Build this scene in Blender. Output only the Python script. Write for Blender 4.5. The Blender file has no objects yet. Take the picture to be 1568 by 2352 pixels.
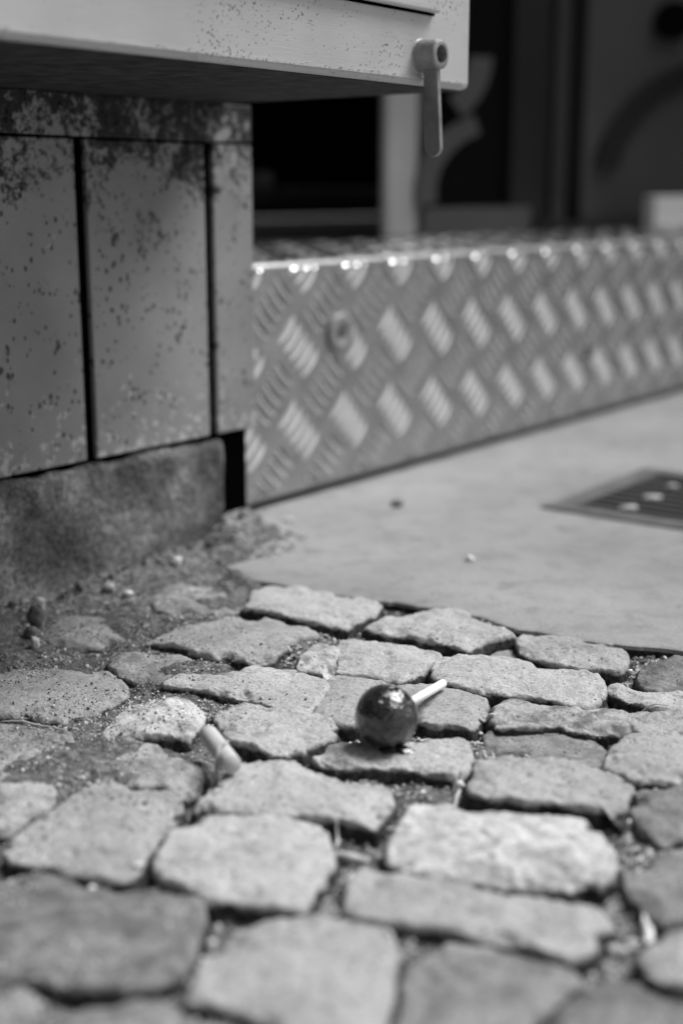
import bpy, math, random
import numpy as np
from mathutils import Vector, Matrix

# ------------------------------------------------------------------ camera, world, sun, exposure
scene = bpy.context.scene
col = scene.collection
F_PX = 3100.0                      # focal length in pixels of a 1568 px wide picture
PITCH = math.radians(13.3)
CAM_H = 0.245
cam_d = bpy.data.cameras.new('camera')
cam = bpy.data.objects.new('camera', cam_d); col.objects.link(cam)
cam.location = (0, 0, CAM_H)
cam.rotation_euler = (math.pi/2 - PITCH, 0, 0)
cam_d.sensor_fit = 'HORIZONTAL'; cam_d.sensor_width = 24.0
cam_d.lens = 24.0*F_PX/1568.0
cam_d.clip_start = 0.02; cam_d.clip_end = 200
cam_d.dof.use_dof = True
cam_d.dof.focus_distance = 0.685
cam_d.dof.aperture_fstop = 3.7
cam_d.dof.aperture_blades = 9
scene.camera = cam

SUN_DIR = Vector((0.50, 0.24, 0.83)).normalized()
world = bpy.data.worlds.new('World'); scene.world = world
world.use_nodes = True
wn = world.node_tree.nodes; wl = world.node_tree.links
sky = wn.new('ShaderNodeTexSky'); sky.sky_type = 'NISHITA'; sky.sun_disc = False
sky.sun_elevation = math.asin(SUN_DIR.z)
sky.sun_rotation = math.atan2(SUN_DIR.x, SUN_DIR.y)
bw = wn.new('ShaderNodeRGBToBW')
wl.new(sky.outputs[0], bw.inputs[0]); wl.new(bw.outputs[0], wn['Background'].inputs[0])
wn['Background'].inputs[1].default_value = 0.10
sun_d = bpy.data.lights.new('sun', 'SUN'); sun_d.energy = 3.1; sun_d.angle = math.radians(34)
sun = bpy.data.objects.new('sun', sun_d); col.objects.link(sun)
sun.rotation_euler = (-SUN_DIR).to_track_quat('-Z', 'Y').to_euler()
scene.view_settings.view_transform = 'Standard'
scene.view_settings.look = 'None'
scene.view_settings.exposure = 0.60
scene.view_settings.gamma = 1.0
scene.view_settings.use_curve_mapping = False

# ------------------------------------------------------------------ helpers
rng = np.random.default_rng(7)
random.seed(7)
CT, ST = math.cos(PITCH), math.sin(PITCH)

def at(x, y, z=0.0):
    """real-world point at height z seen at (x, y) of the 1568x2352 photograph"""
    u = (x-784.0)/F_PX; v = (y-1176.0)/F_PX
    d = (CAM_H-z)/(ST+v*CT)
    return Vector((u*d, d*(CT-v*ST), z))

DV = Vector((0.6045, 0.7966, 0)).normalized()     # along the wall and the step
NV = Vector((DV.y, -DV.x, 0))                      # out of the wall towards the street
P0 = Vector((-0.2056, 0.777, 0))                   # wall face
def wl_(t, n, z): return P0 + DV*t + NV*n + Vector((0, 0, z))

def tag(o, label=None, cat=None, group=None, kind=None):
    if label: o['label'] = label
    if cat: o['category'] = cat
    if group: o['group'] = group
    if kind: o['kind'] = kind
    return o

def empty(name, loc):
    o = bpy.data.objects.new(name, None); col.objects.link(o); o.location = loc
    o.empty_display_size = 0.02
    return o

def mesh(name, V, Fc, mat, parent=None, smooth=False, loc=None):
    """V in world coordinates; the origin is put at loc (or the parent's base)"""
    V = np.asarray(V, dtype=float)
    base = Vector(loc) if loc is not None else (parent_loc(parent) if parent else Vector(V.mean(axis=0)))
    V = V - np.array(base)
    me = bpy.data.meshes.new(name)
    me.from_pydata(V.tolist(), [], Fc if isinstance(Fc, list) else Fc.tolist())
    me.update()
    if smooth: me.polygons.foreach_set('use_smooth', [True]*len(me.polygons))
    me.materials.append(mat)
    o = bpy.data.objects.new(name, me); col.objects.link(o)
    if parent:
        o.parent = parent
        o.location = base - parent_loc(parent)
    else:
        o.location = base
    return o

def parent_loc(p):
    l = Vector(p.location)
    while p.parent: p = p.parent; l += Vector(p.location)
    return l

class MB:
    def __init__(s): s.V = []; s.F = []
    def add(s, V, F):
        n = len(s.V); s.V += [tuple(v) for v in V]; s.F += [tuple(i+n for i in f) for f in F]
    def box(s, o, a, b, c):
        """corner o, edge vectors a, b, c"""
        o = Vector(o); P = [o, o+a, o+a+b, o+b, o+c, o+a+c, o+a+b+c, o+b+c]
        F = [(0, 3, 2, 1), (4, 5, 6, 7), (0, 1, 5, 4), (1, 2, 6, 5), (2, 3, 7, 6), (3, 0, 4, 7)]
        if a.cross(b).dot(c) < 0: F = [f[::-1] for f in F]
        s.add(P, F)
    def tube(s, pts, rad, seg=16, cap=True, axis=None):
        pts = [Vector(p) for p in pts]
        n = len(pts); rad = rad if hasattr(rad, '__len__') else [rad]*n
        rings = []
        for i, p in enumerate(pts):
            d = axis if axis is not None else (pts[min(i+1, n-1)]-pts[max(i-1, 0)]).normalized()
            a = d.orthogonal().normalized() if i == 0 else (pa - d*pa.dot(d)).normalized()
            pa = a; b = d.cross(a)
            rings.append([p+(a*math.cos(2*math.pi*k/seg)+b*math.sin(2*math.pi*k/seg))*rad[i] for k in range(seg)])
        V = [q for r in rings for q in r]; Fs = []
        for i in range(n-1):
            for k in range(seg):
                k2 = (k+1) % seg
                Fs.append((i*seg+k, i*seg+k2, (i+1)*seg+k2, (i+1)*seg+k))
        if cap: Fs += [tuple(range(seg))[::-1], tuple((n-1)*seg+k for k in range(seg))]
        s.add(V, Fs)
    def build(s, name, mat, parent=None, smooth=False, loc=None, bevel=0, seg=2):
        o = mesh(name, s.V, [list(f) for f in s.F], mat, parent, smooth, loc)
        if bevel:
            m = o.modifiers.new('bevel', 'BEVEL'); m.width = bevel; m.segments = seg; m.limit_method = 'ANGLE'
            m.angle_limit = math.radians(40)
        return o

# ---- vectorised value noise
def _h(i, j, k):
    n = (i*374761393 + j*668265263 + k*2147483647 + 1013904223) & 0xFFFFFFFF
    n = ((n ^ (n >> 13))*1274126177) & 0xFFFFFFFF
    n = (n ^ (n >> 16))
    return (n & 0xFFFFFF)/float(0xFFFFFF)*2-1
def vnoise(x, y, z=0.0):
    x = np.asarray(x, float); y = np.asarray(y, float); z = np.zeros_like(x)+z
    xi = np.floor(x).astype(np.int64); yi = np.floor(y).astype(np.int64); zi = np.floor(z).astype(np.int64)
    f = lambda t: t*t*t*(t*(t*6-15)+10)
    u, v, w = f(x-xi), f(y-yi), f(z-zi)
    r = 0
    for a in (0, 1):
        for b in (0, 1):
            for c in (0, 1):
                r = r + _h(xi+a, yi+b, zi+c)*(u if a else 1-u)*(v if b else 1-v)*(w if c else 1-w)
    return r
def fbm(x, y, z, sc, oct=4, gain=.5):
    r = 0; a = 1.0
    for o in range(oct):
        r = r + a*vnoise(x/sc, y/sc, z/sc+17.3*o); a *= gain; sc *= .5
    return r

# ------------------------------------------------------------------ materials
class NT:
    def __init__(s, name):
        m = bpy.data.materials.new(name); m.use_nodes = True
        s.m = m; s.t = m.node_tree; s.b = s.t.nodes['Principled BSDF']
        g = s.t.nodes.new('ShaderNodeNewGeometry'); s.pos = g.outputs['Position']
    def n(s, kind, **k):
        o = s.t.nodes.new('ShaderNode'+kind)
        for a, b in k.items(): setattr(o, a, b)
        return o
    def L(s, a, b): s.t.links.new(a, b)
    def noise(s, scale, detail=4, rough=.55, vec=None, dist=0):
        o = s.n('TexNoise'); o.inputs['Scale'].default_value = scale; o.inputs['Detail'].default_value = detail
        o.inputs['Roughness'].default_value = rough; o.inputs['Distortion'].default_value = dist
        s.L(vec or s.pos, o.inputs['Vector']); return o.outputs['Fac']
    def voro(s, scale, vec=None, rnd=1.0):
        o = s.n('TexVoronoi'); o.inputs['Scale'].default_value = scale; o.inputs['Randomness'].default_value = rnd
        s.L(vec or s.pos, o.inputs['Vector']); return o
    def stretch(s, sx, sy, sz, rot=0):
        o = s.n('Mapping'); o.inputs['Scale'].default_value = (sx, sy, sz)
        o.inputs['Rotation'].default_value = (0, 0, rot)
        s.L(s.pos, o.inputs['Vector']); return o.outputs[0]
    def ramp(s, fac, pts):
        o = s.n('ValToRGB'); e = o.color_ramp.elements
        while len(e) < len(pts): e.new(.5)
        for i, (p, v) in enumerate(pts):
            e[i].position = p; e[i].color = (v, v, v, 1)
        s.L(fac, o.inputs[0]); return o.outputs[0]
    def math(s, op, a, b=None, clamp=False):
        o = s.n('Math', operation=op); o.use_clamp = clamp
        for i, q in enumerate((a, b)):
            if q is None: continue
            if isinstance(q, (int, float)): o.inputs[i].default_value = q
            else: s.L(q, o.inputs[i])
        return o.outputs[0]
    def mix(s, fac, a, b):
        o = s.n('Mix', data_type='FLOAT')
        for i, q in zip((0, 2, 3), (fac, a, b)):
            if isinstance(q, (int, float)): o.inputs[i].default_value = q
            else: s.L(q, o.inputs[i])
        return o.outputs[0]
    def color(s, v):
        if isinstance(v, (int, float)): s.b.inputs['Base Color'].default_value = (v, v, v, 1)
        else: s.L(v, s.b.inputs['Base Color'])
    def bump(s, h, dist, strength=1.0):
        o = s.n('Bump'); o.inputs['Strength'].default_value = strength; o.inputs['Distance'].default_value = dist
        s.L(h, o.inputs['Height'])
        if s.b.inputs['Normal'].is_linked:
            s.L(s.b.inputs['Normal'].links[0].from_socket, o.inputs['Normal'])
        s.L(o.outputs[0], s.b.inputs['Normal'])
    def rough(s, v, spec=.5, metal=0):
        if isinstance(v, (int, float)): s.b.inputs['Roughness'].default_value = v
        else: s.L(v, s.b.inputs['Roughness'])
        s.b.inputs['Specular IOR Level'].default_value = spec; s.b.inputs['Metallic'].default_value = metal

def stone_mat(name, base, mott=.25, dark_mott=0.0, rough=.75):
    n = NT(name)
    big = n.math('MULTIPLY', n.ramp(n.noise(28, 3), [(.3, 1-mott), (.7, 1+mott*.5)]), n.ramp(n.noise(95, 6, .7, dist=.3), [(.30, .66), (.48, 1), (.7, 1.08)]))
    fine = n.ramp(n.noise(700, 3, .7), [(.3, .66), (.7, 1.24)])
    c = n.math('MULTIPLY', n.math('MULTIPLY', big, fine), base)
    pits = n.ramp(n.noise(420, 2, .6), [(.29, .2), (.36, 1)])       # little dark mineral specks
    c = n.math('MULTIPLY', c, pits)
    specks = n.ramp(n.noise(1100, 1, .5), [(.70, 0), (.76, .25)])
    c = n.math('ADD', c, specks)
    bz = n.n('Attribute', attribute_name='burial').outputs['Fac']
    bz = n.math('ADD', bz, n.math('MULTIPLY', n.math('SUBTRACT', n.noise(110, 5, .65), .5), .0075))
    flank_dark = n.n('MapRange'); flank_dark.inputs[1].default_value = .0014; flank_dark.inputs[2].default_value = .0028
    n.L(bz, flank_dark.inputs[0])
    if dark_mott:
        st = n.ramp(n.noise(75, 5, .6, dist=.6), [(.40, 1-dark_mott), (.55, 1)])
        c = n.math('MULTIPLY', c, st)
    soil_shade_c = n.ramp(n.noise(260, 5, .75), [(.35, .014), (.55, .05), (.75, .22)])
    c = n.mix(flank_dark.outputs[0], c, soil_shade_c)  # soil tone on the flanks, with joint shade painted in
    n.color(c)
    n.bump(n.noise(220, 5, .62), .0012, .8)
    n.bump(n.noise(900, 3, .6), .0004, .7)
    n.rough(rough, .2)
    return n.m

M = {}
def soil_shade():
    n = NT('soil_crust_and_joint_shade')  # dark soil colour that also carries the shade of the joints
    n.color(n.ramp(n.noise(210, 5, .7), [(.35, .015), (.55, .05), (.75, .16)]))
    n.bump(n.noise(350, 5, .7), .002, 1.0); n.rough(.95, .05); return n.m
M['soil_shade'] = soil_shade()
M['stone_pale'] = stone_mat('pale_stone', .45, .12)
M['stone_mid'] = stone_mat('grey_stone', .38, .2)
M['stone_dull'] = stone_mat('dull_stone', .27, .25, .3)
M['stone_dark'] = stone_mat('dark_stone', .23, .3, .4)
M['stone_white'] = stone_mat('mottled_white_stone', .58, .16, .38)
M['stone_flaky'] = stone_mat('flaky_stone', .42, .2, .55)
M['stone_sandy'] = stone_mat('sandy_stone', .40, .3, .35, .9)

def soil():
    n = NT('joint_soil')
    c = n.ramp(n.noise(160, 6, .7), [(.3, .04), (.5, .14), (.75, .38)])
    g = n.ramp(n.noise(900, 2, .7), [(.3, .5), (.7, 1.5)])
    n.color(n.math('MULTIPLY', c, g))
    n.bump(n.noise(500, 4, .7), .002, 1.0); n.rough(.95, .2); return n.m
M['soil'] = soil()

def grit():
    n = NT('grit')
    info = n.n('ObjectInfo')
    c = n.ramp(n.noise(330, 1, .5), [(.35, .06), (.48, .30), (.62, .75)])
    n.color(c); n.rough(.6, .5); return n.m
M['grit'] = grit()

def concrete():
    n = NT('concrete_slab')
    a = n.math('MULTIPLY', n.ramp(n.noise(7, 4, .5), [(.3, .23), (.7, .33)]), n.ramp(n.noise(45, 6, .7, dist=.5), [(.3, .72), (.5, 1), (.75, 1.08)]))
    b = n.ramp(n.noise(500, 3, .7), [(.3, .86), (.7, 1.12)])
    st = n.ramp(n.noise(26, 2, .5), [(.27, .7), (.36, 1)])
    n.color(n.math('MULTIPLY', n.math('MULTIPLY', a, b), st))
    n.bump(n.noise(300, 4, .6), .0006, .8); n.rough(.65, .4); return n.m
M['concrete'] = concrete()

def plinth():
    n = NT('rough_plinth')
    a = n.ramp(n.noise(22, 5, .6), [(.38, .09), (.52, .20), (.66, .42)])
    b = n.ramp(n.noise(330, 3, .7), [(.35, .45), (.6, 1.3)])
    n.color(n.math('MULTIPLY', a, b))
    n.bump(n.noise(160, 5, .65), .003, 1.0); n.rough(.9, .3); return n.m
M['plinth'] = plinth()

def tile():
    n = NT('speckled_panel')
    base = n.ramp(n.noise(14, 3, .5), [(.3, .24), (.7, .34)])
    v = n.voro(230, vec=n.stretch(1, 1, .7))
    size = n.ramp(n.noise(60, 2), [(.40, .02), (.7, .34)])
    spot = n.math('LESS_THAN', v.outputs['Distance'], size)
    spot = n.ramp(n.math('SUBTRACT', v.outputs['Distance'], size), [(.0, .25), (.10, 1)])
    c = n.math('MULTIPLY', base, spot)
    # black grime blotches at the wall top, deepened with painted cabinet shade
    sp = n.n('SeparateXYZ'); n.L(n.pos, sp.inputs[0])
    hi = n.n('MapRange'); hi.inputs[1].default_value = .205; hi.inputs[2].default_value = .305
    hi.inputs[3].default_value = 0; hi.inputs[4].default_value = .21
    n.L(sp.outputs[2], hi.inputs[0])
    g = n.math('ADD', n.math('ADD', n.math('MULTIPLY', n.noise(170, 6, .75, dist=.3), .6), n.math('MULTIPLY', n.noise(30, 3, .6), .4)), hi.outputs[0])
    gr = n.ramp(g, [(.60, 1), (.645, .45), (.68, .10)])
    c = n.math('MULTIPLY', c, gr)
    # pale chipped patch near the bottom
    lo = n.n('MapRange'); lo.inputs[1].default_value = .14; lo.inputs[2].default_value = .08
    lo.inputs[3].default_value = 0; lo.inputs[4].default_value = .16
    n.L(sp.outputs[2], lo.inputs[0])
    p = n.ramp(n.math('ADD', n.noise(120, 5, .7), lo.outputs[0]), [(.66, 0), (.72, .22)])
    c = n.math('ADD', c, p)
    n.color(c); n.bump(spot, .0006, .6); n.bump(n.noise(400, 3), .0004, .6); n.rough(.6, .2); return n.m
M['tile'] = tile()

def paint():
    n = NT('chipped_light_paint')
    brush = n.noise(60, 5, .6, vec=n.stretch(1, 1, 34))
    base = n.math('MULTIPLY', n.ramp(brush, [(.3, .93), (.7, 1.05)]), n.ramp(n.noise(12, 3), [(.3, .45), (.7, .58)]))
    v = n.voro(420, vec=n.stretch(1.6, 1.6, .9))
    mask = n.ramp(n.math('ADD', n.math('MULTIPLY', n.noise(22, 3), .6), n.math('MULTIPLY', n.noise(260, 2), .4)), [(.47, 0), (.62, .26)])
    d = n.math('SUBTRACT', v.outputs['Distance'], mask)
    chips = n.ramp(d, [(.0, .05), (.05, 1)])
    n.color(n.math('MULTIPLY', base, chips))
    n.bump(brush, .0002, .5); n.bump(chips, .0004, .6); n.rough(.45, .5); return n.m
M['paint'] = paint()

def simple(name, v, r=.6, spec=.5, metal=0, ns=None, amp=.2, bump=0, bs=300):
    n = NT(name)
    if ns: n.color(n.math('MULTIPLY', n.ramp(n.noise(ns, 4), [(.3, 1-amp), (.7, 1+amp)]), v))
    else: n.color(v)
    if bump: n.bump(n.noise(bs, 4), bump, .8)
    n.rough(r, spec, metal); return n.m
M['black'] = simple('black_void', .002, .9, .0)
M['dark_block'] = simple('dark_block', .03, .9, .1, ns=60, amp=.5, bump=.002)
M['under'] = simple('dirty_shaded_underside', .05, .9, .1, ns=90, amp=.5, bump=.0008, bs=200)  # dirt tone deepened with painted shade below the cabinet
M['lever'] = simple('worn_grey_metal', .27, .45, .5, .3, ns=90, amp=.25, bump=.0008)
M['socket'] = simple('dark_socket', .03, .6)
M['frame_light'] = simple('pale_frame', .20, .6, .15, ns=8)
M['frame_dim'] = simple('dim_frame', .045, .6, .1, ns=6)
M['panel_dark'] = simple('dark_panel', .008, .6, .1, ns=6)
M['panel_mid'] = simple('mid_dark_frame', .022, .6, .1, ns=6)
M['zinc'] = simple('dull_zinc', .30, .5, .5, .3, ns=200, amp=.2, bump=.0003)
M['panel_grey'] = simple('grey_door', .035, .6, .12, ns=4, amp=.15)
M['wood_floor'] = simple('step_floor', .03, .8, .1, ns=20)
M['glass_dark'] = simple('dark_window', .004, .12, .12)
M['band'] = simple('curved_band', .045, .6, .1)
M['white_box'] = simple('white_ledge', .42, .5, ns=20, amp=.1)
M['rubber'] = simple('dark_mat', .01, .9, .1)
M['iron'] = simple('drain_iron', .04, .5, .5, .3, ns=120, amp=.3, bump=.0006)
M['iron_frame'] = simple('drain_frame', .10, .6, ns=60, amp=.35, bump=.0008)
M['stick'] = simple('white_stick', .93, .4, .5)
M['paper'] = simple('cigarette_paper', .52, .7, .3, ns=120, amp=.08, bump=.0003)
M['filter'] = simple('filter_end', .42, .9, .2, ns=700, amp=.2, bump=.0004)
M['straw'] = simple('dry_straw', .52, .7, .3, ns=300, amp=.2)
M['pebble'] = simple('pale_pebble', .5, .6, .5, ns=260, amp=.35, bump=.0006)
M['pebble_dark'] = simple('dark_pebble', .12, .7, .4, ns=200, amp=.5, bump=.001)
M['quartz'] = simple('white_pebble', .85, .25, .6)
M['light_blocker'] = simple('blocker_dark', .04, .9, .2, ns=3)  # near-black tone of the added light blockers

def alu():
    n = NT('aluminium_plate')
    n.color(n.ramp(n.noise(45, 4), [(.3, .34), (.7, .47)]))
    n.rough(n.ramp(n.noise(200, 3), [(.3, .36), (.7, .5)]), .5, .9)
    n.bump(n.noise(500, 3), .0003, .5); return n.m
M['alu'] = alu()

def bar_metal():
    n = NT('polished_tread_bars')
    n.color(n.ramp(n.noise(90, 4), [(.3, .74), (.7, .9)])); n.rough(n.ramp(n.noise(200, 3), [(.3, .07), (.7, .14)]), .5, 1.0)
    return n.m
M['bar'] = bar_metal()
def candy():
    n = NT('dark_candy')
    n.color(n.ramp(n.noise(120, 3), [(.3, .008), (.7, .016)]))
    n.bump(n.noise(190, 3, .5), .0036, .7)
    n.bump(n.noise(600, 2, .5), .0005, .5)
    n.rough(n.ramp(n.noise(90, 3), [(.35, .12), (.65, .24)]), 1.0)
    n.b.inputs['Coat Weight'].default_value = .4; n.b.inputs['Coat Roughness'].default_value = .12
    return n.m
M['candy'] = candy()

# ------------------------------------------------------------------ cobblestones
def smooth_poly(pts, n):
    P = np.array(pts, float)
    for _ in range(2):                       # corner cutting
        Q = np.roll(P, -1, axis=0)
        P = np.stack([P*.82+Q*.18, P*.18+Q*.82], 1).reshape(-1, 2)
    d = np.linalg.norm(np.roll(P, -1, axis=0)-P, axis=1); s = np.concatenate([[0], np.cumsum(d)])
    t = np.linspace(0, s[-1], n, endpoint=False)
    Pc = np.vstack([P, P[:1]])
    return np.stack([np.interp(t, s, Pc[:, 0]), np.interp(t, s, Pc[:, 1])], 1)

def C5(p): return [(x*.5, 1143.3+y*.5) for x, y in p]
def C6(p): return [(784+x*.5, 1306.7+y*.5) for x, y in p]
def C7(p): return [(x*.5, 1715+y*.5) for x, y in p]
def C8(p): return [(784+x*.5, 1715+y*.5) for x, y in p]

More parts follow.
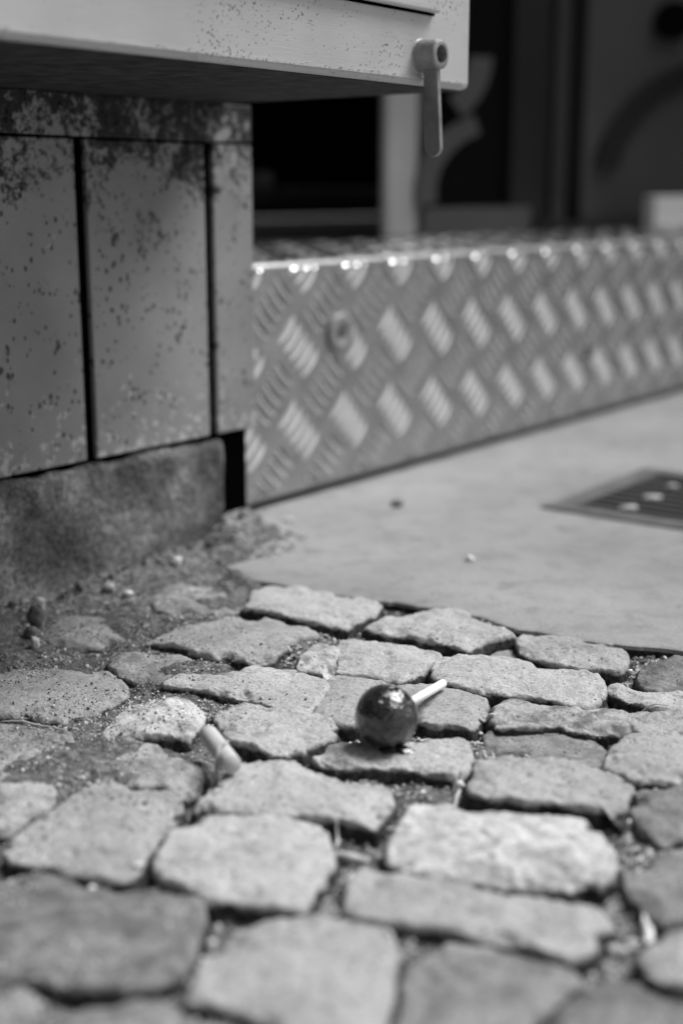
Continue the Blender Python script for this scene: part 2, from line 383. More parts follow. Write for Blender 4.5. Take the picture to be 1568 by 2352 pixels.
# (outline in the photo, height, dome, material, label)
COB = [
 (C6([(430,465),(450,440),(540,412),(700,412),(860,425),(900,447),(1040,465),(1160,475),(1200,510),(1175,580),(1110,618),(985,600),(860,575),(750,570),(640,560),(520,530),(440,490)]),
  .002,.002,'stone_pale','long pale cobblestone that the white lollipop stick points at, just right of its tip'),
 (C6([(110,260),(230,215),(400,185),(540,190),(640,235),(760,290),(790,310),(720,320),(660,330),(570,370),(500,345),(400,320),(330,300),(200,290),(150,275)]),
  .003,.003,'stone_pale','pale pointed cobblestone against the concrete slab, directly above the lollipop'),
 (C6([(810,325),(870,290),(1000,300),(1140,345),(1290,370),(1330,400),(1300,450),(1260,470),(1100,450),(980,430),(880,405),(830,370)]),
  .001,.002,'stone_mid','grey cobblestone with a hairline crack, against the concrete slab on the right'),
 (C6([(1340,520),(1390,440),(1470,395),(1568,395),(1640,400),(1680,480),(1660,580),(1568,580),(1430,560)]),
  0,.003,'stone_dark','dark rough cobblestone at the right photo edge below the slab'),
 (C6([(1225,545),(1290,530),(1400,545),(1568,580),(1700,600),(1700,660),(1568,650),(1430,645),(1330,610),(1250,575)]),
  .001,.001,'stone_pale','thin pale wedge cobblestone at the right photo edge with dry straw on its lower rim'),
 (C6([(1310,650),(1400,640),(1568,650),(1720,660),(1720,780),(1568,770),(1450,755),(1360,740),(1325,700)]),
  .001,.001,'stone_mid','grey narrow cobblestone at the right photo edge just under the dry straw'),
 (C6([(690,620),(730,610),(900,620),(1100,635),(1250,650),(1310,670),(1300,735),(1250,750),(1180,740),(1040,720),(980,700),(900,715),(760,715),(720,680)]),
  .001,.001,'stone_flaky','narrow cobblestone with a flaking blistered top, right of the lollipop'),
 (C6([(690,740),(760,725),(900,735),(1050,750),(1150,780),(1210,840),(1180,905),(1100,905),(900,880),(760,865),(650,850),(670,800)]),
  -.004,.001,'stone_dull','sunken dull grey cobblestone below the flaking one, right of the lollipop'),
 (C6([(1310,755),(1420,755),(1568,770),(1750,790),(1750,960),(1568,965),(1400,975),(1310,965),(1230,920),(1200,905),(1250,840),(1290,800)]),
  .001,.002,'stone_mid','broad smooth cobblestone at the right edge with a straight black joint below it'),
 (C6([(-130,620),(-90,560),(-30,510),(100,510),(260,522),(400,530),(560,555),(640,580),(660,620),(640,680),(600,735),(520,712),(430,715),(340,690),(250,690),(50,710),(-60,690),(-120,670)]),
  -.001,.002,'stone_mid','cobblestone right behind the lollipop, crossed by its white stick and shadow'),
 (C6([(-30,470),(-20,370),(20,332),(150,335),(320,350),(400,370),(450,400),(440,440),(380,455),(330,490),(270,518),(200,495),(100,480),(20,480)]),
  0,.002,'stone_pale','pale cobblestone in the second row behind the lollipop, beside a small broken piece'),
 (C6([(-120,870),(-90,830),(-40,808),(100,800),(330,770),(480,770),(580,790),(590,860),(550,930),(490,950),(380,930),(270,905),(100,900),(40,905),(-50,890)]),
  0,.001,'stone_pale','pale cobblestone that the dark lollipop ball rests on'),
 (C6([(600,900),(650,868),(800,870),(960,890),(1180,915),(1310,960),(1315,1100),(1290,1150),(1200,1085),(1080,1080),(960,1050),(850,1055),(700,1050),(570,1030),(580,960)]),
  .003,.001,'stone_mid','wide flat cobblestone below the sunken dull one, its lower edge curving down'),
 (C6([(1345,1050),(1370,1005),(1440,990),(1600,985),(1700,1000),(1720,1180),(1568,1236),(1480,1240),(1400,1186),(1350,1130)]),
  0,.002,'stone_dull','cobblestone with a dark smudge at the right photo edge, beneath the straight black joint'),
 ([(590,1352),(640,1346),(740,1358),(880,1383),(862,1400),(822,1420),(790,1440),(700,1420),(600,1400),(570,1395),(575,1375)],
  .002,.001,'stone_pale','leftmost clean cobblestone in the row touching the concrete slab'),
 (C6([(670,405),(740,360),(800,335),(835,370),(850,420),(760,415),(690,412)]),
  -.005,.001,'stone_sandy','small sandy wedge of stone between the pointed and the cracked cobblestones'),
 (C5([(680,660),(780,610),(900,570),(1050,545),(1250,565),(1400,600),(1460,625),(1400,650),(1300,690),(1240,750),(1160,765),(1080,745),(980,730),(900,715),(850,680),(760,665)]),
  0,.002,'stone_mid','dusty grey cobblestone up and left of the ball, second row from the slab'),
 (C5([(760,860),(850,815),(1000,800),(1200,785),(1350,790),(1500,825),(1520,850),(1450,900),(1420,950),(1370,970),(1310,965),(1200,930),(1100,915),(1000,890),(900,870),(820,865)]),
  .001,.002,'stone_pale','leaf shaped pale cobblestone left of the lollipop, pointed at its left end'),
 (C5([(1360,790),(1390,730),(1440,670),(1530,660),(1560,690),(1540,780),(1510,810),(1430,795)]),
  .002,.001,'stone_white','small broken whitish piece of cobblestone up and left of the ball'),
 (C5([(480,750),(600,705),(720,705),(830,740),(870,765),(830,810),(750,850),(640,850),(540,800)]),
  -.0025,.003,'stone_sandy','sand covered half buried cobblestone on the left below the dirt strip'),
 (C5([(-60,850),(0,810),(120,785),(300,785),(480,800),(560,830),(600,880),(560,910),(480,950),(400,990),(300,1030),(180,1020),(60,1000),(-60,990)]),
  -.001,.005,'stone_mid','large domed cobblestone at the left photo edge, level with the leaf shaped one'),
 (C5([(500,1040),(600,960),(700,910),(800,905),(880,940),(920,980),(900,1040),(840,1100),(760,1090),(680,1080),(560,1085),(490,1090)]),
  0,.004,'stone_white','rounded whitish cobblestone just above and left of the cigarette butt'),
 (C5([(975,990),(1040,955),(1200,960),(1400,985),(1490,1010),(1530,1060),(1500,1110),(1420,1130),(1380,1160),(1280,1165),(1150,1130),(1080,1110),(1010,1050)]),
  .001,.002,'stone_pale','pale cobblestone with a ragged front edge just right of the cigarette butt'),
 (C5([(-60,1060),(20,1045),(150,1050),(280,1080),(330,1120),(300,1180),(220,1210),(100,1230),(-60,1240)]),
  -.003,.003,'stone_sandy','sandy cobblestone at the left photo edge under the large domed one'),
 (C5([(330,1180),(420,1130),(520,1110),(700,1130),(850,1180),(940,1270),(900,1350),(830,1370),(720,1320),(600,1320),(450,1270),(340,1230)]),
  -.004,.003,'stone_sandy','grit covered cobblestone directly left of the cigarette butt'),
 (C7([(910,270),(1000,190),(1060,110),(1150,85),(1260,75),(1350,90),(1500,140),(1600,165),(1740,185),(1790,215),(1780,290),(1720,370),(1640,345),(1500,320),(1400,300),(1290,300),(1100,285),(960,285)]),
  .002,.003,'stone_pale','long cobblestone in front of the lollipop whose left end meets the cigarette butt'),
 (C7([(720,500),(760,420),(800,360),(900,310),(1100,310),(1300,320),(1450,340),(1510,390),(1530,500),(1500,620),(1430,680),(1380,745),(1300,740),(1180,710),(1050,690),(950,690),(850,640),(730,600)]),
  .001,.003,'stone_pale','big smooth pale cobblestone with rounded corners below the cigarette butt'),
 (C7([(60,480),(180,330),(300,250),(380,180),(480,165),(600,190),(740,200),(800,240),(810,300),(770,360),(720,420),(680,480),(660,560),(540,610),(420,590),(290,570),(200,540),(60,540)]),
  0,.003,'stone_mid','large greyish cobblestone left of the big smooth pale one'),
 (C7([(-60,150),(60,140),(200,160),(240,200),(180,270),(90,340),(40,380),(-60,380)]),
  -.001,.003,'stone_mid','small cut off cobblestone at the left photo edge beside the large greyish one'),
 (C7([(-80,620),(60,590),(250,600),(400,650),(560,640),(700,680),(850,690),(950,740),(940,850),(880,950),(850,1040),(760,1100),(600,1110),(400,1110),(200,1080),(50,1050),(-80,1030)]),
  -.001,.003,'stone_dark','big dark blotchy cobblestone at the lower left'),
 (C7([(-80,1120),(80,1110),(160,1180),(200,1280),(150,1400),(-80,1400)]),
  0,.002,'stone_dull','blurred dull cobblestone in the bottom left corner'),
 (C7([(250,1250),(400,1200),(600,1185),(760,1200),(900,1250),(1000,1310),(1100,1360),(1100,1560),(200,1560)]),
  0,.002,'stone_dull','blurred grey cobblestone at the bottom edge, right of the corner one'),  # part own grey, part vignette darkening painted in
 (C7([(870,1150),(920,1020),(1000,940),(1130,830),(1250,800),(1450,775),(1560,780),(1700,800),(1800,820),(1800,950),(1780,1100),(1740,1280),(1700,1420),(1560,1430),(1300,1290),(1180,1230),(1080,1180),(920,1180)]),
  0,.003,'stone_mid','very large pale cobblestone at the bottom centre, nearest the lens'),  # stone tone lowered, partly to paint in lens vignette
 (C8([(230,420),(280,330),(380,260),(470,260),(540,300),(700,300),(880,315),(1080,320),(1150,340),(1200,420),(1240,510),(1230,590),(1150,630),(1090,610),(1040,660),(980,640),(880,650),(760,650),(600,615),(470,610),(330,580),(250,540),(215,490)]),
  .002,.004,'stone_white','bright white mottled cobblestone, the brightest one, below and right of the lollipop'),
 (C8([(20,740),(60,640),(110,570),(240,590),(340,600),(520,625),(650,655),(820,670),(1000,705),(1220,755),(1210,850),(1120,940),(1040,965),(960,955),(860,910),(700,880),(540,840),(380,810),(200,795),(60,780)]),
  0,.002,'stone_mid','long slanting cobblestone under the bright white mottled one'),
 (C8([(340,1000),(370,930),(500,900),(620,920),(740,950),(850,960),(950,1010),(1060,1060),(1100,1110),(1010,1120),(920,1180),(870,1280),(840,1400),(200,1400),(280,1200)]),
  -.003,.002,'stone_dull','dim grey cobblestone at the bottom edge beneath the long slanting one'),
 (C8([(940,1270),(1000,1190),(1100,1150),(1250,1120),(1400,1120),(1568,1130),(1700,1150),(1700,1450),(880,1450)]),
  -.006,.002,'stone_dark','dark blurred cobblestone in the bottom right corner'),
 (C8([(1310,590),(1400,540),(1490,500),(1568,470),(1700,440),(1720,740),(1568,780),(1480,800),(1400,740),(1340,660)]),
  0,.003,'stone_dull','wedge shaped cobblestone at the right edge, level with the bright white one'),
 (C8([(1370,920),(1420,880),(1500,850),(1568,830),(1700,820),(1720,1060),(1568,1075),(1430,1060),(1390,1010)]),
  0,.002,'stone_mid','smooth cobblestone at the right edge, lowest but one on that side'),
 (C5([(700,430),(820,395),(960,420),(1080,460),(1110,520),(1000,545),(850,540),(740,520)]),
  -.003,.004,'stone_sandy','dirt caked buried stone between the plinth and the slab corner'),
 (C5([(210,590),(330,545),(470,530),(590,560),(640,610),(560,660),(420,690),(260,680),(190,640)]),
  -.004,.004,'stone_sandy','faint stone almost buried in the dirt between the loose pebbles and the dusty grey cobblestone'),
 (C5([(-80,640),(20,610),(110,640),(140,700),(60,745),(-80,770)]),
  -.005,.003,'stone_dark','dark buried stone at the left photo edge under the loose pebbles'),
]

def inside(poly, X, Y):
    r = np.zeros(X.shape, bool); n = len(poly)
    for i in range(n):
        x1, y1 = poly[i]; x2, y2 = poly[(i+1) % n]
        c = ((y1 > Y) != (y2 > Y))
        with np.errstate(divide='ignore', invalid='ignore'):
            r ^= c & (X < (x2-x1)*(Y-y1)/(y2-y1)+x1)
    return r

COB_XY = []
def cobble(px_poly, z0, dome, mat, label, idx):
    pts = [(lambda p: (p.x, p.y))(at(x, y, z0)) for x, y in px_poly]
    NA = 170
    O = smooth_poly(pts, NA)
    cen = O.mean(axis=0)
    # ragged outline
    ang = np.arange(NA)
    dirs = O-cen; R = np.linalg.norm(dirs, axis=1); dn = dirs/R[:, None]
    jag = fbm(O[:, 0], O[:, 1], idx*.31, .014, 5, .6)*.0013+.0019
    O = O+dn*(jag+.0022*fbm(O[:, 0], O[:, 1], idx*.9, .03, 2))[:, None]
    COB_XY.append((O, z0))
    R = np.linalg.norm(O-cen, axis=1)
    rr = .0012+.0010*random.random()
    NR = 34
    s = 1-(1-np.linspace(0, 1, NR))**1.35      # denser near rim
    s = np.linspace(0, 1, NR)**.72
    V = []
    tx, ty = random.uniform(-.02, .02), random.uniform(-.02, .02)
    if idx == 11: tx = ty = 0
    chips = []
    for _ in range(random.randint(3, 6)):
        k_ = random.randrange(NA); chips.append((O[k_], random.uniform(.004, .011), random.uniform(.002, .005)))
    for si in s[1:]:
        P = cen+(O-cen)*si
        e = (1-si)*R*.85
        q = 1-np.minimum(e/rr, 1)
        rim = rr*(1-np.sqrt(np.maximum(0, 1-q*q)))
        z = z0+.65*dome*(1-si**2)-rim*.85+(P[:, 0]-cen[0])*tx+(P[:, 1]-cen[1])*ty
        nz = fbm(P[:, 0], P[:, 1], idx*.7, .022, 5, .55)*.0011 + np.minimum(0, fbm(P[:, 0], P[:, 1], idx*.7+3, .006, 3, .6)+.35)*.0011
        nz = nz+np.exp(-e/.006)*fbm(P[:, 0], P[:, 1], idx+5, .009, 4, .6)*.0013
        if mat == 'stone_flaky': nz += (np.floor((fbm(P[:, 0], P[:, 1], 9, .02, 3)+1)*3)/3)*.0012-.001
        for (ca_, cr_, cd_) in chips:
            dd_ = np.hypot(P[:, 0]-ca_[0], P[:, 1]-ca_[1])
            nz = nz-np.clip(1-dd_/cr_+.25*fbm(P[:, 0], P[:, 1], idx, .006, 3), 0, .6)*cd_
        V.append(np.column_stack([P, z+nz]))
    rimz = V[-1][:, 2]
    for dz, out in ((.0025, .0009), (.005, .0016), (.008, .0020), (.012, .0022), (.018, .0020), (.03, .001), (.05, -.002)):
        P = O+dn*(out + fbm(O[:, 0], O[:, 1], dz*2+idx, .007, 3, .6)*.0014)[:, None]
        V.append(np.column_stack([P, rimz-dz]))
    c0 = np.array([[cen[0], cen[1], z0+.65*dome+.0003]])
    V = np.vstack([c0]+V)
    nr = (len(V)-1)//NA
    F = [[0, 1+k, 1+(k+1) % NA] for k in range(NA)]
    for i in range(nr-1):
        a = 1+i*NA; b = a+NA
        for k in range(NA):
            k2 = (k+1) % NA
            F.append([a+k, b+k, b+k2, a+k2])
    # make the winding face up
    A = np.sum(O[:, 0]*np.roll(O[:, 1], -1)-np.roll(O[:, 0], -1)*O[:, 1])
    if A < 0: F = [f[::-1] for f in F]
    o = mesh('cobblestone', V, F, M[mat], smooth=True, loc=(cen[0], cen[1], z0))
    # how far below the worn top each vertex lies (flanks darken with soil and painted joint shade)
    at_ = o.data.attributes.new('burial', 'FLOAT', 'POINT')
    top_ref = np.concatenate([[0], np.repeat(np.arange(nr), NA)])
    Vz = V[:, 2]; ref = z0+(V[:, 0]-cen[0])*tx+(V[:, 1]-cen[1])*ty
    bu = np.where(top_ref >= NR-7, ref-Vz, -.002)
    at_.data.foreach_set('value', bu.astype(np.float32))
    return tag(o, label, 'cobblestone', 'cobblestones paving the ground')
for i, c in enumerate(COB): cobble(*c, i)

# ------------------------------------------------------------------ soil between the stones, ground beyond
edge = [(536,1328),(600,1338),(700,1354),(790,1371),(880,1381),(960,1391),(1000,1397),(1060,1411),(1130,1430),(1185,1447),(1230,1453),(1300,1466),(1400,1480),(1480,1490),(1568,1498)]
EW = [at(x, y, .001) for x, y in edge]
def edge_d(X, Y):
    D = np.full(np.shape(X), 9.)
    for a, b in zip(EW[:-1], EW[1:]):
        d = b-a; L = d.x*d.x+d.y*d.y
        t = np.clip(((X-a.x)*d.x+(Y-a.y)*d.y)/L, 0, 1)
        D = np.minimum(D, np.hypot(X-a.x-t*d.x, Y-a.y-t*d.y))
    return D
def soil_h(X, Y):
    base = -.0078 + .0045*fbm(X, Y, 0, .04, 3)
    left = 1/(1+np.exp((X+.075)/.018))                       # joints brim-full on the left
    wd = (X-P0.x)*NV.x+(Y-P0.y)*NV.y                         # distance out of the wall
    near = np.exp(-np.maximum(wd-.02, 0)/.035)
    h = base+left*.0034+near*.007*np.clip(left+.6, 0, 1)
    l0, l1 = at(530, 1335), at(556, 1215)
    dl = l1-l0; tl = np.clip(((X-l0.x)*dl.x+(Y-l0.y)*dl.y)/(dl.x**2+dl.y**2), 0, 1)
    ld = np.hypot(X-l0.x-tl*dl.x, Y-l0.y-tl*dl.y)
    h = h + .0085*np.exp(-(ld/.017)**2)*np.clip(.9+.6*fbm(X, Y, 7, .03, 3), 0, 1.4)
    c_ = at(535, 1248)
    h = h + .0050*np.exp(-(edge_d(X, Y)/.007)**2)*np.clip(.55+fbm(X, Y, 6, .05, 3), 0, 1.2)
    h = h + (.0125-left*.005)*np.exp(-(((X-c_.x)/.040)**2+((Y-c_.y)/.048)**2))
    return h + .0016*fbm(X, Y, 5, .009, 4, .6)
def grid(x0, x1, y0, y1, st):
    xs = np.arange(x0, x1, st); ys = np.arange(y0, y1, st)
    X, Y = np.meshgrid(xs, ys); Z = soil_h(X, Y)
    nx, ny = len(xs), len(ys)
    I = np.arange(nx*ny).reshape(ny, nx)
    F = np.stack([I[:-1, :-1], I[:-1, 1:], I[1:, 1:], I[1:, :-1]], -1).reshape(-1, 4)
    return np.column_stack([X.ravel(), Y.ravel(), Z.ravel()]), F
V, Fq = grid(-.42, .62, .24, 1.12, .0022)
tag(mesh('soil', V, Fq, M['soil'], smooth=True, loc=(0, 0, 0)), kind='structure')
g = MB(); g.box((-15, -8, -.06), Vector((30, 0, 0)), Vector((0, 30, 0)), Vector((0, 0, .03)))
tag(g.build('ground', M['concrete'], loc=(0, 0, 0)), kind='structure')

# concrete slab
edge = [(536,1328),(600,1338),(700,1354),(790,1371),(880,1381),(960,1391),(1000,1397),(1060,1411),(1130,1430),(1185,1447),(1230,1453),(1300,1466),(1400,1480),(1480,1490),(1568,1498)]
E = [at(x, y, .001) for x, y in edge]
dirr = (E[-1]-E[2]).normalized()
E += [E[-1]+dirr*d for d in (.2, .6, 2.5)]
lf = [at(x, y, .001) for x, y in [(525,1322),(522,1300),(548,1262),(566,1228),(560,1196)]]
out = lf[::-1]+E+[Vector((4, 3.2, 0)), Vector((.5, 3.2, 0)), Vector((-.2, 1.15, 0))]
P2 = []
for i in range(len(out)):
    a, b = out[i], out[(i+1) % len(out)]
    k = max(1, int((b-a).length/.003)) if (a.y < 1.5 and a.x < .6 and b.x < .6 and b.y < 1.5) else 1
    for j in range(k): P2.append(a.lerp(b, j/k))
P2 = [(p.x+.0014*float(fbm(p.x, p.y, 3, .02, 3)), p.y+.0026*float(fbm(p.x, p.y, 8, .016, 5, .6))) for p in P2]
n = len(P2)
cx, cy = np.mean(P2, axis=0)
V = [(x, y, .001) for x, y in P2]+[(x, y-.001, -.0015) for x, y in P2]+[(x, y-.0015, -.03) for x, y in P2]
V = []
for lvl, (ins, z) in enumerate(((.0022, .0014), (.0006, .0008), (0, -.0012), (-.0004, -.03))):
    for i, (x, y) in enumerate(P2):
        a = Vector(P2[i-1]); b = Vector(P2[(i+1) % n]); d = (b-a).normalized(); nn = Vector((-d.y, d.x))
        V.append((x+nn.x*ins, y+nn.y*ins, z))
F = [list(range(n))]+[[l*n+i, (l+1)*n+i, (l+1)*n+(i+1) % n, l*n+(i+1) % n] for l in range(3) for i in range(n)]
sl = mesh('pavement', V, F, M['concrete'], loc=(0, 0, 0))
sl.data.materials.append(M['soil_shade'])
for f_ in sl.data.polygons[1+2*n:]: f_.material_index = 1  # slab sides: soil plus painted joint shade
tag(sl, kind='structure')

# ------------------------------------------------------------------ grit: loose grains in the joints (uncountable)
ICO = np.array([(0,0,1),(.89,0,.45),(.28,.85,.45),(-.72,.53,.45),(-.72,-.53,.45),(.28,-.85,.45),(.72,.53,-.45),(-.28,.85,-.45),(-.89,0,-.45),(-.28,-.85,-.45),(.72,-.53,-.45),(0,0,-1)])
ICF = np.array([(0,1,2),(0,2,3),(0,3,4),(0,4,5),(0,5,1),(1,6,2),(2,7,3),(3,8,4),(4,9,5),(5,10,1),(2,6,7),(3,7,8),(4,8,9),(5,9,10),(1,10,6),(6,11,7),(7,11,8),(8,11,9),(9,11,10),(10,11,6)])
def grains(P, r):
    n = len(P)
    V = ICO[None]*(1+rng.uniform(-.28, .28, (n, 12, 1)))*r[:, None, None]*rng.uniform(.65, 1.2, (n, 1, 3))
    a = rng.uniform(0, 6.28, n); c, s = np.cos(a), np.sin(a)
    x = V[..., 0]*c[:, None]-V[..., 1]*s[:, None]; y = V[..., 0]*s[:, None]+V[..., 1]*c[:, None]
    V = np.stack([x, y, V[..., 2]], -1)+P[:, None, :]
    F = ICF[None]+np.arange(n)[:, None, None]*12
    return V.reshape(-1, 3), F.reshape(-1, 3)
NG = 300000
X = rng.uniform(-.30, .34, NG); Y = rng.uniform(.36, 1.02, NG)
inframe = np.abs(X) < .27*Y+.03
wd = (X-P0.x)*NV.x+(Y-P0.y)*NV.y
occ = np.zeros(NG, bool)
for O, z0 in COB_XY: occ |= inside(O, X, Y)
slab_in = inside(P2, X, Y)
lefty = (X < -.045)
clump = fbm(X, Y, 2, .02, 3)
keep = inframe & (wd > .001) & ~slab_in & (~occ) & (clump+rng.uniform(-.6, .6, NG) > -.35)
Xk, Yk = X[keep], Y[keep]
r = np.clip(rng.lognormal(math.log(.00048), .5, len(Xk)), .0002, .0019)*np.where(Xk < -.05, .68, 1)
P = np.column_stack([Xk, Yk, soil_h(Xk, Yk)+r*.35])
# some grains lie on the sandy stones at the left and near stone rims
ks = inframe & occ & (X < -.02+.02*clump) & (wd > .001) & (rng.uniform(0, 1, NG) < np.clip((-.03-X)*4, 0.01, .35)*(clump > -.1))
def top_z(x, y):
    dg = bpy.context.evaluated_depsgraph_get()
    return [scene.ray_cast(dg, Vector((a, b, .03)), Vector((0, 0, -1)))[1].z for a, b in zip(x, y)]
Xs, Ys = X[ks], Y[ks]
rs = np.clip(rng.lognormal(math.log(.00033), .45, len(Xs)), .00015, .0010)
bpy.context.view_layer.update()
Ps = np.column_stack([Xs, Ys, np.array(top_z(Xs, Ys))+rs*.4])
# crumbs of dirt lying on the slab corner and a few on clean stones
kc = inframe & (rng.uniform(0, 1, NG) < .0035) & (X > -.03) & (Y < .95)
Xc, Yc = X[kc], Y[kc]; rc = np.clip(rng.lognormal(math.log(.00030), .4, len(Xc)), .00015, .0008)
Pc = np.column_stack([Xc, Yc, np.array(top_z(Xc, Yc))+rc*.4])
corner = at(560, 1235)
kd = (np.hypot((X-corner.x), (Y-corner.y)*.7) < .05*(.6+.5*clump)) & (wd > -.06) & (rng.uniform(0, 1, NG) < .8)
Xd, Yd = X[kd], Y[kd]; rd = np.clip(rng.lognormal(math.log(.0005), .6, len(Xd)), .0002, .0024)
Pd = np.column_stack([Xd, Yd, np.array(top_z(Xd, Yd))+rd*.3])
V, Ft = grains(np.vstack([P, Ps, Pc, Pd]), np.concatenate([r, rs, rc, rd]))
tag(mesh('grit', V, Ft, M['grit'], loc=(0, 0, 0)), 'loose sand and grit filling the joints between the cobblestones', 'grit', kind='stuff')

# ------------------------------------------------------------------ panelled wall at the left
wall = tag(empty('panelled_wall', wl_(-.1, 0, 0)), 'speckled grey panelled wall base with black joints and grimy, shade-darkened top under the painted cabinet', 'wall')
b = MB()
b.box(wl_(-.9, -.20, 0), DV*1.1300, NV*.1965, Vector((0, 0, .3035)))
b.build('core', M['black'], wall)
G = .0042
edges = [(-.9, -.37), (-.3725, -.2615), (-.2615, -.148), (-.148, -.0337), (-.0337, .0798), (.0798, .1933), (.1933, .2375+G)]
for k, (a, c) in enumerate(edges):
    b = MB(); b.box(wl_(a+G, -.012+(-.0006 if k == 4 else 0), .0805), DV*(c-a-2*G), NV*.012, Vector((0, 0, .1965)))
    b.build('panel', M['tile'], wall, bevel=.0010)
b = MB(); b.box(wl_(-.9, -.012, .2785), DV*1.1375, NV*.0125, Vector((0, 0, .0250)))
b.build('top_band', M['tile'], wall, bevel=.0012)
# rough plinth with an uneven top edge
nx, nz = 260, 26
V = []; 
for j in range(nz+1):
    for i in range(nx+1):
        t = -.9+(1.1023)*(i/nx)**.45 if False else -.35+.5523*i/nx
        z = -.02+.0972*j/nz
        if j == nz: z += .0016*float(vnoise(t/.012, 3.1))
        p = wl_(t, .0012+.0012*float(fbm(t, z, 1, .02, 3))-(.004 if j == nz else 0)-(.004 if i == nx else 0), z)
        V.append(p)
F = [[j*(nx+1)+i, j*(nx+1)+i+1, (j+1)*(nx+1)+i+1, (j+1)*(nx+1)+i] for j in range(nz) for i in range(nx)]
top = len(V)
V += [V[nz*(nx+1)+i]+NV*-.03 for i in range(nx+1)]
F += [[nz*(nx+1)+i, nz*(nx+1)+i+1, top+i+1, top+i] for i in range(nx)]
side = len(V)
V += [V[j*(nx+1)+nx]+NV*-.03 for j in range(nz+1)]
F += [[j*(nx+1)+nx, side+j, side+j+1, (j+1)*(nx+1)+nx] for j in range(nz)]
mesh('plinth', V, F, M['plinth'], wall, smooth=True)
b = MB(); b.box(wl_(.2110, -.035, -.02), DV*.0215, NV*.0270, Vector((0, 0, .096)))
b.build('corner_block', M['dark_block'], wall, bevel=.002)

# ------------------------------------------------------------------ painted cabinet overhanging the wall
BX0 = Vector((-.0075, .720, 0))
def bx(t, n, z): return BX0+DV*t+NV*n+Vector((0, 0, z))
cab = tag(empty('cabinet', bx(-.2, -.2, .304)), 'light painted cabinet with chipped paint overhanging the wall at the top left', 'cabinet')
zb = .3040
prof = []
b = MB()
b.box(bx(-.75, -.45, zb), DV*.887, NV*.45, Vector((0, 0, .9)))
b.build('body', M['paint'], cab, bevel=.0035, seg=3)
# ragged drip lip along the bottom front edge
lip = MB(); N = 420
for i in range(N):
    t0 = -.45+.580*i/N
    if True:
        a = .0006+.0005*abs(float(vnoise(t0/.003, 7)))
        lip.box(bx(t0, .0, zb+.0028), DV*(.58/N*1.02), NV*a, Vector((0, 0, .0018*(.6+.5*float(vnoise(t0/.004, 2))))))
lip.build('paint_lip', M['paint'], cab)
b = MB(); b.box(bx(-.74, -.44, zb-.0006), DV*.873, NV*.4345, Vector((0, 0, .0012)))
b.build('underside', M['under'], cab)  # dark sheet over the body bottom, shade put into its colour
# raised door panel
b = MB(); b.box(bx(-.75, .0005, .3425), DV*.8480, NV*.0045, Vector((0, 0, .8)))
b.build('door_panel', M['paint'], cab, bevel=.0016, seg=3)
b = MB(); b.box(bx(-.75, .0002, .3412), DV*.8465, NV*.0012, Vector((0, 0, .0014)))
b.build('door_shadow_line', M['black'], cab)  # black strip paints the shadow line below the raised panel
# latch: a round boss with a socket and a hanging lever
t_l = .0855; zl = .3195
latch = MB(); R0 = .0083
pts = [bx(t_l, n, zl) for n in (-.001, .0, .0008, .0118, .0131, .0136)]
latch.tube(pts, [R0*1.12, R0*1.12, R0, R0*.98, R0*.94, R0*.80], 40, cap=False, axis=NV)
latch.tube([bx(t_l, .0136, zl), bx(t_l, .0137, zl), bx(t_l, .0090, zl)], [R0*.80, R0*.60, R0*.54], 40, cap=False, axis=NV)
la = latch.build('latch', M['lever'], cab)
s = MB(); s.tube([bx(t_l, .0088, zl), bx(t_l, .0091, zl)], [R0*.7, R0*.7], 40); s.tube([bx(t_l, .0088, zl), bx(t_l, .0108, zl)], [.0030, .0022], 6)
s.build('socket', M['socket'], la)
lv = MB()
prof = []
W = .0053; LC = .0070; L = .0505
for k in range(17):
    a = math.pi*k/16
    prof.append((LC+W*math.cos(a), -L-W*math.sin(a)+W))
prof = [(LC+W*.86, 0)]+prof+[(LC-W*.86, 0)]
Vv = []
for th in (-.0017, .0017):
    for (nn, zz) in prof:
        tilt = -zz*.05
        Vv.append(bx(t_l+th, nn+tilt, zl-.004+zz))
m_ = len(prof)
Ff = [list(range(m_)), list(range(2*m_-1, m_-1, -1))]+[[i, m_+i, m_+(i+1) % m_, (i+1) % m_] for i in range(m_)]
lv.add(Vv, Ff)
lv.build('lever', M['lever'], cab, bevel=.0005)

